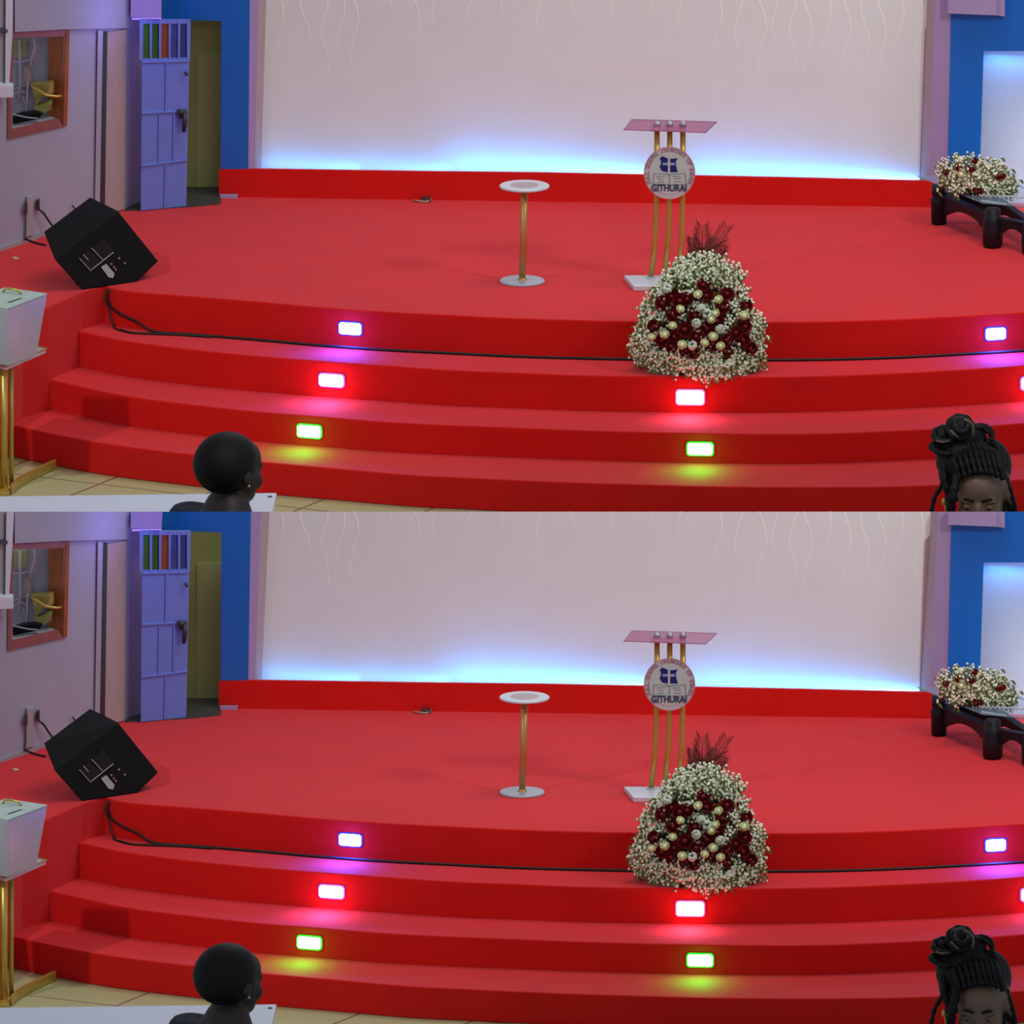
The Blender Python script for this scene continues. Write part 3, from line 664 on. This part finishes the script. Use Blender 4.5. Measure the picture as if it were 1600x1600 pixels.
ge = MB().tube([v+Vector((0, 0, .005)) for v in gq], .004, 5); obj('glass_edge', ge, mat('blue_green_glass_edge', (110, 150, 170), .2), t)
bd = MB()
for k in range(26):
    bd.blob(P(1531+k*3.4, 309+(k % 2)*1.2+k*.12, zg)+Vector((0, 0, .02)), (.007, .007, .011), 6, 4)
    if k < 14: bd.blob(P(1534+k*2.9, 316+k*.45, zg)+Vector((0, 0, .012)), (.006, .006, .010), 6, 4)
obj('bead_trim', bd, mat('white_beads', (214, 222, 226), .3), t, kind='stuff', smooth=True)
rnd = random.Random(11)
yS = P(1522, 300, zg+.01).y
f = thing('flower_arrangement', 'low oval arrangement of white blossoms with few red roses on the black table, {S}', 'flower arrangement', Vector((X(1522), yS, zg+.011)))
def ys(px, row):
    u = (px-1523)/60; return yS-.12*math.sqrt(max(0, 1-u*u*.8))+.02
obj('foam_core', MB().blob(Vector((X(1522), yS+.02, Zr(280, yS))), (.25, .09, .10), 16, 10), LEAFD, f)
pot = MB().lathe(Vector((X(1524), yS, zg+.011)), [(.10, 0), (.13, .03), (.13, .05)], 20); obj('tray', pot, DKGREY, f)
for px, r in ((1478, 269), (1498, 262), (1518, 264), (1523, 251), (1560, 275), (1567, 275), (1525, 296), (1530, 299)): obj('rose', rose_mb(W(px, r, ys(px, r)-.05), rnd.uniform(.024, .032), rnd), ROSE, f, smooth=True)
obj('rosebud', rose_mb(W(1502, 272, ys(1502, 272)-.06), .036, rnd, layers=((.5, 3), (.8, 4))), BUD, f, smooth=True)
sp2 = []
low = [(1466, 285), (1490, 297), (1505, 301), (1520, 290), (1535, 302), (1560, 304), (1582, 298)]
top_ = [(1466, 262), (1480, 252), (1500, 250), (1515, 246), (1530, 248), (1545, 258), (1565, 254), (1575, 264), (1583, 282)]
for x in range(1468, 1582, 8):
    a, b = interp(top_, x), interp(low, x); rr_ = a+4
    while rr_ < b:
        if min((x-p[0])**2+(rr_-p[1])**2 for p in ((1478, 269), (1498, 262), (1518, 264), (1563, 275), (1525, 297))) > 40: sp2.append((x+rnd.uniform(-3, 3), rr_+rnd.uniform(-3, 3), 1))
        rr_ += 8
g, s_ = gyps(sp2, lambda px, r: ys(px, r)-.02, rnd, 17, rr=(.007, .012), spr=.042)
obj('tiny_blossoms', g, GYP, f, kind='stuff', smooth=True); obj('greenery', s_, LEAF, f, kind='stuff')

# --- offering box on its gold stand
zt = 1.0; yF = P(12, 577, zt)
t = thing('box_stand', 'gold stand with twin posts and curved foot, {S}', 'stand', P(4, 766, 0))
tq = [P(10, 579, zt), P(72, 552, zt), P(14, 538, zt), P(-48, 565, zt)]
obj('tray', MB().prism(tq, (0, 0, .035)), mat('pearl_pink_tray', (214, 196, 214), .3), t, bev=.008)
tq2 = [v+Vector((0, 0, .036)) for v in tq]; tr = MB().tube(tq2+[tq2[0]], .008, 6); obj('tray_rim', tr, GOLD, t)
f0 = P(6, 768, 0)
obj('post', MB().tube([f0+Vector((0, .0, .02)), Vector((f0.x, f0.y, zt))], .030, 16), GOLD, t, smooth=True)
f1 = Vector((X(17.5), f0.y+.12, .02)); obj('post', MB().tube([f1, Vector((f1.x, f1.y, zt))], .020, 16), GOLD, t, smooth=True)
obj('base_plate', MB().prism([P(-40, 762, .03), P(14, 762, .03), P(15, 769, .03), P(-40, 769, .03)], (0, 0, -.03)), GOLD, t, bev=.004)
ftc = []
for k in range(9):
    u = k/8; ftc.append((18+70*u, 768-40*u**.75))
top = [P(a, b-8, .07) for a, b in ftc]; 
fm = MB(); n = len(top)
vs = []
for v in top: vs += [v, v+Vector((0, 0, -.065)), v+Vector((-.01, .07, 0)), v+Vector((-.01, .07, -.065))]
fs = []
for i in range(n-1):
    a = i*4; b = a+4; fs += [(a, b, b+1, a+1), (a, a+2, b+2, b), (a+2, a+3, b+3, b+2), (a+1, b+1, b+3, a+3)]
fs += [(0, 1, 3, 2), (4*n-4, 4*n-2, 4*n-1, 4*n-3)]
fm.add(vs, fs); obj('curved_foot', fm, GOLD, t)
zb = zt+.045; ztp = zb+.46
t = thing('offering_box', 'tapered pale grey offering box with slot and gold handle, {S}', 'box', P(5, 560, zb))
lo = [P(13, 572, zb), P(57, 555.7, zb), P(10, 548.6, zb), P(-34, 564.9, zb)]
hi = [P(12, 484, ztp), P(74, 461, ztp), P(8, 451, ztp), P(-54, 474, ztp)]
obj('body', MB().prism(lo, (0, 0, 0), back=hi), GLASSB, t, bev=.006)
hc = [v+Vector((0, 0, .001)) for v in hi]; lid = MB().prism(hc, (0, 0, .012)); obj('lid', lid, mat('pale_green_grey_lid', (170, 194, 186), .35), t, bev=.003)
obj('slot', MB().prism([P(11, 472.5, ztp+.014), P(31, 466, ztp+.014), P(35, 466.3, ztp+.014), P(15, 473, ztp+.014)], (0, 0, .002)), DKGREY, t)
hb = P(4, 457, ztp+.012); he = P(33, 460, ztp+.012)
obj('handle', MB().tube([hb, hb+Vector((.02, 0, .03)), (hb+he)/2+Vector((0, 0, .038)), he+Vector((-.02, 0, .03)), he], .010, 8), GOLD, t, smooth=True)

# --- small gadget by the plinth
t = thing('power_adaptor', 'small dark adaptor with pale cord on the stage by the plinth, {S}', 'adaptor', P(662, 314))
c0 = P(664, 315.5)
obj('casing', MB().box((c0.x-.03, c0.y-.02, H+.004), (c0.x+.045, c0.y+.04, H+.035)), mat('dark_casing', (54, 40, 40), .5), t, bev=.006)
obj('cord', MB().tube([P(646, 313, H+.008), P(652, 314, H+.012), P(664, 315.5, H+.008), P(672, 313.5, H+.012), P(673, 309, H+.01), P(667, 306, H+.03)], .010, 6), mat('greyish_pink_cord', (170, 130, 120), .5), t, smooth=True)

# --- white desk in the foreground
zd = 1.5
dq = [P(-120, 777, zd), P(432, 770, zd), P(424, 806, zd), P(-120, 812, zd)]
t = thing('desk', 'long white desk with a dark grommet in front of the steps, {S}', 'desk', Vector(((dq[0].x+dq[2].x)/2, (dq[0].y+dq[2].y)/2, 0)))
obj('desk_top', MB().prism(dq, (0, 0, -.05)), DESKM, t, bev=.006)
obj('grommet', MB().lathe(P(422, 776.5, zd), [(.018, .0), (.018, .006), (.012, .008)], 14), DKGREY, t)
ctr = (dq[0]+dq[1]+dq[2]+dq[3])/4
for v in dq:
    p_ = v+(ctr-v)*.08; obj('leg', MB().box((p_.x-.05, p_.y-.05, 0), (p_.x+.05, p_.y+.05, zd-.05)), GREYW, t)

# ================= people =================
def grow(joints, edges, radii, extra, voxel, name, m, parent, sub=2):
    me = bpy.data.meshes.new('t'); me.from_pydata([tuple(j) for j in joints], edges, []); o = bpy.data.objects.new('t', me); C.objects.link(o)
    s = o.modifiers.new('s', 'SKIN'); s.use_smooth_shade = True
    for i, r_ in enumerate(radii): me.skin_vertices[0].data[i].radius = (r_, r_) if not isinstance(r_, tuple) else r_
    me.skin_vertices[0].data[0].use_root = True
    u = o.modifiers.new('u', 'SUBSURF'); u.levels = sub; u.render_levels = sub
    dg = bpy.context.evaluated_depsgraph_get(); e = bpy.data.meshes.new_from_object(o.evaluated_get(dg)); bpy.data.objects.remove(o)
    mb = MB(); mb.add([v.co.copy() for v in e.vertices], [tuple(p.vertices) for p in e.polygons])
    if extra: mb.add(extra.v, extra.f)
    me2 = bpy.data.meshes.new('t2'); me2.from_pydata([tuple(v) for v in mb.v], [], mb.f); o2 = bpy.data.objects.new('t2', me2); C.objects.link(o2)
    r_ = o2.modifiers.new('r', 'REMESH'); r_.mode = 'VOXEL'; r_.voxel_size = voxel
    sm = o2.modifiers.new('sm', 'SMOOTH'); sm.factor = .5; sm.iterations = 3
    dg = bpy.context.evaluated_depsgraph_get(); e2 = bpy.data.meshes.new_from_object(o2.evaluated_get(dg)); bpy.data.objects.remove(o2)
    out = MB(); out.add([v.co.copy() for v in e2.vertices], [tuple(p.vertices) for p in e2.polygons])
    return obj(name, out, m, parent, smooth=True)
def frame(fwd, pitch=0):
    f_ = Vector(fwd).normalized(); r_ = f_.cross(Vector((0, 0, 1))).normalized(); R = Matrix((r_, f_, Vector((0, 0, 1)))).transposed()
    return R @ Matrix.Rotation(pitch, 3, 'X')
def head_mb(c, k, R, longf=1.0):
    mb = MB()
    def e(p, r_, n=20, m_=14): mb.blob(Vector(c)+R @ (Vector(p)*k), tuple(q*k for q in r_), n, m_, R)
    e((0, -.08*longf, .12), (.335, .43*longf, .38)); e((0, .13, -.10), (.275, .27, .36)); e((0, .20*longf, .14), (.25, .21, .24)); e((0, .22*longf, -.04), (.22, .19, .22)); e((0, .20, -.34), (.16, .16, .13))
    e((0, .41, -.07), (.045, .07, .10), 12, 8); e((0, .44, -.13), (.075, .06, .05), 12, 8); e((0, .375, -.235), (.10, .045, .035), 12, 8); e((0, .37, -.265), (.09, .045, .03), 12, 8)
    e((.12, .345, .045), (.12, .06, .035), 12, 8); e((-.12, .345, .045), (.12, .06, .035), 12, 8)
    for s_ in (-1, 1):
        e((.34*s_, -.02, -.04), (.035, .08, .13), 12, 8); e((.17*s_, .27, -.15), (.10, .10, .12), 12, 8)
    return mb
def body_parts(t, hc, k, fwd, skin, cloth, lower, hname, pitch=0, longf=1.0, head_R=None, seat=.75):
    """seated figure: one continuous body, clothes as children"""
    Rb = frame(fwd); hc = Vector(hc); L = lambda p: hc+Rb @ (Vector(p)*k)
    hipz = (seat+.15-hc.z)/k
    neck = L((0, -.06, -.52)); chest = L((0, -.14, -1.35)); hip = Vector(L((0, -.15, 0))); hip.z = seat+.16
    def kn(s_): v = L((.42*s_, 1.65, 0)); v.z = seat+.12; return v
    def an(s_): v = L((.42*s_, 1.7, 0)); v.z = .12; return v
    def toe(s_): v = L((.44*s_, 2.3, 0)); v.z = .07; return v
    J = [hip, chest, L((0, -.12, -.80)), neck, L((0, -.03, -.2))]; E_ = [(0, 1), (1, 2), (2, 3), (3, 4)]; Rr = [.55*k, .6*k, .40*k, .27*k, .27*k]
    for s_ in (-1, 1):
        b = len(J); sh = L((.70*s_, -.12, -.84)); el = L((.9*s_, .1, -2.0)); el.z = max(el.z, seat+.45); wr = L((.5*s_, 1.0, 0)); wr.z = seat+.42
        J += [sh, el, wr]; E_ += [(2, b), (b, b+1), (b+1, b+2)]; Rr += [.25*k, .18*k, .11*k]
        b = len(J); hj = L((.3*s_, -.05, 0)); hj.z = seat+.16
        J += [hj, kn(s_), an(s_), toe(s_)]; E_ += [(0, b), (b, b+1), (b+1, b+2), (b+2, b+3)]; Rr += [.36*k, .24*k, .13*k, .12*k]
    hR = head_R if head_R is not None else Rb
    ex = head_mb(hc, k, hR, longf)
    for s_ in (-1, 1):      # five fingers on each hand, resting on the thigh
        wr = L((.5*s_, 1.0, 0)); wr.z = seat+.42; fx = Rb @ Vector((0, 1, 0)); sx = Rb @ Vector((s_, 0, 0))
        ex.blob(wr+fx*.2*k, (.16*k, .16*k, .07*k), 12, 8)
        for q, ln in ((-.12, .26), (-.04, .32), (.04, .30), (.12, .24)):
            p0 = wr+fx*.28*k+sx*q*k; ex.tube([p0, p0+fx*ln*.6*k+Vector((0, 0, -.02*k)), p0+fx*ln*k+Vector((0, 0, -.12*k))], [.04*k, .037*k, .03*k], 8)
        p0 = wr+fx*.12*k-sx*.12*k; ex.tube([p0, p0-sx*.10*k+fx*.12*k, p0-sx*.12*k+fx*.26*k], [.045*k, .042*k, .034*k], 8)
    grow(J, E_, Rr, ex, .018*k/.55, 'body', skin, t)
    # shirt
    J2 = [hip+Vector((0, 0, -.02)), chest, L((0, -.12, -.77)), L((0, -.09, -.62))]; R2 = [.62*k, .67*k, .5*k, .42*k]; E2_ = [(0, 1), (1, 2), (2, 3)]
    for s_ in (-1, 1):
        b = len(J2); el = L((.9*s_, .1, -2.0)); el.z = max(el.z, seat+.45)
        J2 += [L((.72*s_, -.12, -.76)), el]; E2_ += [(2, b), (b, b+1)]; R2 += [.32*k, .24*k]
    grow(J2, E2_, R2, None, .03*k/.55, 'shirt', cloth, t)
    J3 = [hip]; R3 = [.64*k]; E3_ = []
    for s_ in (-1, 1):
        b = len(J3); hj = L((.3*s_, -.05, 0)); hj.z = seat+.16; a_ = an(s_); a_.z = .2
        J3 += [hj, kn(s_), a_]; E3_ += [(0, b), (b, b+1), (b+1, b+2)]; R3 += [.42*k, .3*k, .2*k]
    grow(J3, E3_, R3, None, .03*k/.55, 'trousers', lower, t)
def stool(c, w_, h_, label):
    t = thing('stool', label, 'stool', Vector((c.x, c.y, 0)))
    obj('seat', MB().box((c.x-w_, c.y-w_, h_-.06), (c.x+w_, c.y+w_, h_-.005)), WHITE, t, bev=.02)
    for a in (-1, 1):
        for b in (-1, 1):
            p_ = Vector((c.x+a*w_*.8, c.y+b*w_*.8, 0)); obj('leg', MB().tube([p_, p_+Vector((-a*.03, -b*.03, h_-.05))], .03, 8), SILV, t)

# man: short black hair, turned away to the right
zc = 2.4
k = .59; hc = W(356, 735, 0); yy = ((400-735)/S-V0-zc*CS)/SN; hc = Vector((X(362), yy, zc))
t = thing('person', 'man with short black hair in a navy shirt, seen from behind turned right, {S}', 'person', Vector((hc.x, hc.y, 0)))
fw = (1, .85, 0); Rm = frame(fw, .02)
body_parts(t, hc, k, fw, SKIN1, NAVYS, TROU, 'hair', longf=1.12, head_R=Rm)
hm = MB(); hm.blob(hc+Rm @ (Vector((0, -.09*1.12, .12))*k), (.342*k, .42*k*1.06, .385*k), 32, 20, Rm)
# keep only the scalp of the cap
hv = []; keep = []
for i, v in enumerate(hm.v):
    l = Rm.transposed() @ (v-hc)/k
    keep.append(l.z > -.26+max(0, (l.y+.02))*1.5 and not (l.y > .24))
hm2 = MB(); hm2.v = hm.v; hm2.f = [f_ for f_ in hm.f if all(keep[i] for i in f_)]
used = sorted({i for f_ in hm2.f for i in f_}); mp = {a: b for b, a in enumerate(used)}; hm3 = MB(); hm3.v = [hm2.v[i] for i in used]; hm3.f = [tuple(mp[i] for i in f_) for f_ in hm2.f]
ho = obj('hair', hm3, HAIRM, t, smooth=True); sd = ho.modifiers.new('thick', 'SOLIDIFY'); sd.thickness = .02; sd.offset = 1
er = MB(); er.blob(hc+Rm @ (Vector((.36, -.01, -.15))*k), .012, 8, 6); obj('ear_stud', er, SILV, t)
stool(Vector((hc.x-.08, hc.y-.04, 0)), .42, .50, 'white stool under the man, {S}')

# woman: braided hair tied up, face towards the viewer, looking down
k = .64; zc = 2.4; yy = ((400-771)/S-V0-zc*CS)/SN; hc = Vector((X(1534), yy, zc))
t = thing('person', 'woman with black braids tied up in a bun, looking down, {S}', 'person', Vector((hc.x, hc.y, 0)))
fw = (-.12, -1, 0); Rw = frame(fw, -.18)
body_parts(t, hc, k, fw, SKIN2, PURP, TROU, 'hair', head_R=Rw)
for s_ in (-1, 1):
    e0 = hc+Rw @ (Vector((.135*s_, .345, -.03))*k)
    ey = obj('eye', MB().blob(e0, (.052*k, .05*k, .03*k), 14, 10, Rw), EYEW, t, smooth=True)
    obj('iris', MB().blob(e0+Rw @ (Vector((0, .035, -.012))*k), (.022*k, .02*k, .022*k), 10, 8, Rw), EYED, ey, smooth=True)
    obj('eyelid', MB().blob(e0+Rw @ (Vector((0, .004, .012))*k), (.062*k, .058*k, .030*k), 14, 10, Rw), SKIN2, ey, smooth=True)
    obj('eyebrow', MB().tube([hc+Rw @ (Vector((.05*s_, .405, .06))*k), hc+Rw @ (Vector((.13*s_, .395, .085))*k), hc+Rw @ (Vector((.21*s_, .33, .06))*k)], [.010, .013, .006], 8), HAIRM, t, smooth=True)
hr = MB(); yh = hc.y
def hp(px, row, dy_=0): return W(px, row, yh+dy_)
# skull cap set back from the forehead, heaped braids above
hr.blob(hp(1519, 722, .10), (.285, .27, .20), 28, 18)
hr.blob(hp(1506, 708, .10), (.22, .2, .17), 20, 14); hr.blob(hp(1543, 728, .13), (.19, .2, .22), 20, 14); hr.blob(hp(1500, 738, .12), (.17, .2, .20), 20, 14)
hr.blob(hp(1560, 768, .17), (.10, .2, .25), 16, 12); hr.blob(hp(1567, 752, .02), (.045, .12, .14), 14, 10)
rnd = random.Random(3)
def braid(pts, r_, dy0=0):
    Pp = [hp(a, b, d+dy0) for a, b, d in pts]; full = []
    for i in range(len(Pp)-1):
        for q in range(5):
            u = q/5; full.append(Pp[i].lerp(Pp[i+1], u))
    full.append(Pp[-1]); hr.tube(full, [r_*(1+.22*math.sin(i*1.9)) for i in range(len(full))], 8)
def coil(cx_, cy_, rx, ry, dy_, r_, a0=0, a1=6.3, tilt=.08):
    pts = []
    for i in range(25):
        a = a0+(a1-a0)*i/24; pts.append(hp(cx_+rx*math.cos(a), cy_-ry*math.sin(a), dy_+tilt*math.sin(a)))
    hr.tube(pts, [r_*(1+.18*math.sin(i*2.1)) for i in range(25)], 8)
hr.blob(hp(1500, 668, .08), (.115, .11, .095), 18, 12); hr.blob(hp(1472, 679, .08), (.07, .08, .055), 16, 10); hr.blob(hp(1461, 698, .08), (.055, .06, .045), 14, 10); hr.blob(hp(1515, 685, .06), (.14, .12, .12), 16, 10)
coil(1500, 668, 19, 17, .03, .026); coil(1503, 666, 10, 9, -.03, .022); coil(1476, 679, 17, 11, .02, .024); coil(1532, 680, 19, 16, .04, .018, -.6, 2.6); coil(1480, 697, 22, 12, .01, .024, 1.5, 5)
braid([(1520, 668, 0), (1535, 668, .02), (1548, 678, .04), (1556, 700, .06), (1562, 722, .08), (1574, 752, .1), (1580, 785, .1), (1590, 830, .1)], .017)
braid([(1540, 690, .0), (1553, 692, .02), (1560, 712, .03), (1568, 740, .0), (1573, 770, 0), (1581, 800, 0), (1584, 850, .02)], .024)
for k_ in range(9):       # braids drawn back over the scalp
    x0 = 1500+k_*8.5; r0 = 752-12*math.sin((k_+.5)/9*math.pi); braid([(x0, r0, -.27+.016*abs(k_-4)), (x0-6, r0-22, -.19), (x0-12, r0-42, -.05), (1505+k_*2, 680, .0)], .022)
braid([(1474, 725, -.05), (1476, 752, -.10), (1482, 775, -.12), (1487, 800, -.1), (1487, 850, 0)], .028)
braid([(1497, 730, -.12), (1494, 752, -.2), (1489, 775, -.24), (1485, 795, -.2), (1486, 840, -.1)], .036)
braid([(1478, 735, 0), (1472, 757, 0), (1460, 778, 0), (1455, 800, 0), (1458, 850, 0)], .018)
braid([(1572, 745, -.02), (1580, 768, -.04), (1586, 790, -.04), (1588, 850, 0)], .016)
ho = obj('hair', hr, HAIRM, t, smooth=True)
hg = MB()
hg.tube([hp(1506, 655, -.07), hp(1514, 658, -.08), (hp(1520, 664, -.08)), hp(1521, 674, -.08), hp(1519, 682, -.08)], .011, 6); hg.tube([hp(1462, 688, -.08), hp(1472, 691, -.09), hp(1484, 689, -.08)], .008, 6); hg.tube([hp(1485, 672, -.1), hp(1492, 679, -.1), hp(1498, 683, -.1)], .010, 6)
obj('hair_thread', hg, HAIRG, ho, smooth=True)
eg = MB(); eg.blob(hp(1475, 784, -.06), (.02, .015, .03), 10, 8); eg.tube([hp(1475, 786, -.06), hp(1478, 795, -.06), hp(1477, 806, -.06)], .008, 6); obj('earring', eg, GOLD, t, smooth=True)
stool(Vector((hc.x+.02, hc.y+.12, 0)), .42, .50, 'white stool under the woman, {S}')

# ================= set both stages in place =================
def fill(o, word):
    for q in [o]+list(o.children_recursive):
        if 'label' in q.keys(): q['label'] = q['label'].replace('{S}', word)
        if 'group' in q.keys(): q['group'] = q['group']+', '+word
def copy_tree(o, par=None):
    c = o.copy(); C.objects.link(c); c.parent = par
    for ch in o.children: copy_tree(ch, c)
    return c
bpy.context.view_layer.update()
for o in MOV:
    c = copy_tree(o); c.location.y += SHIFT_NEAR; fill(c, 'lower stage')
    o.location.y += SHIFT_BACK; fill(o, 'upper stage')
for o in back_set: o.location.y += SHIFT_BACK
for o in near_set: o.location.y += SHIFT_NEAR
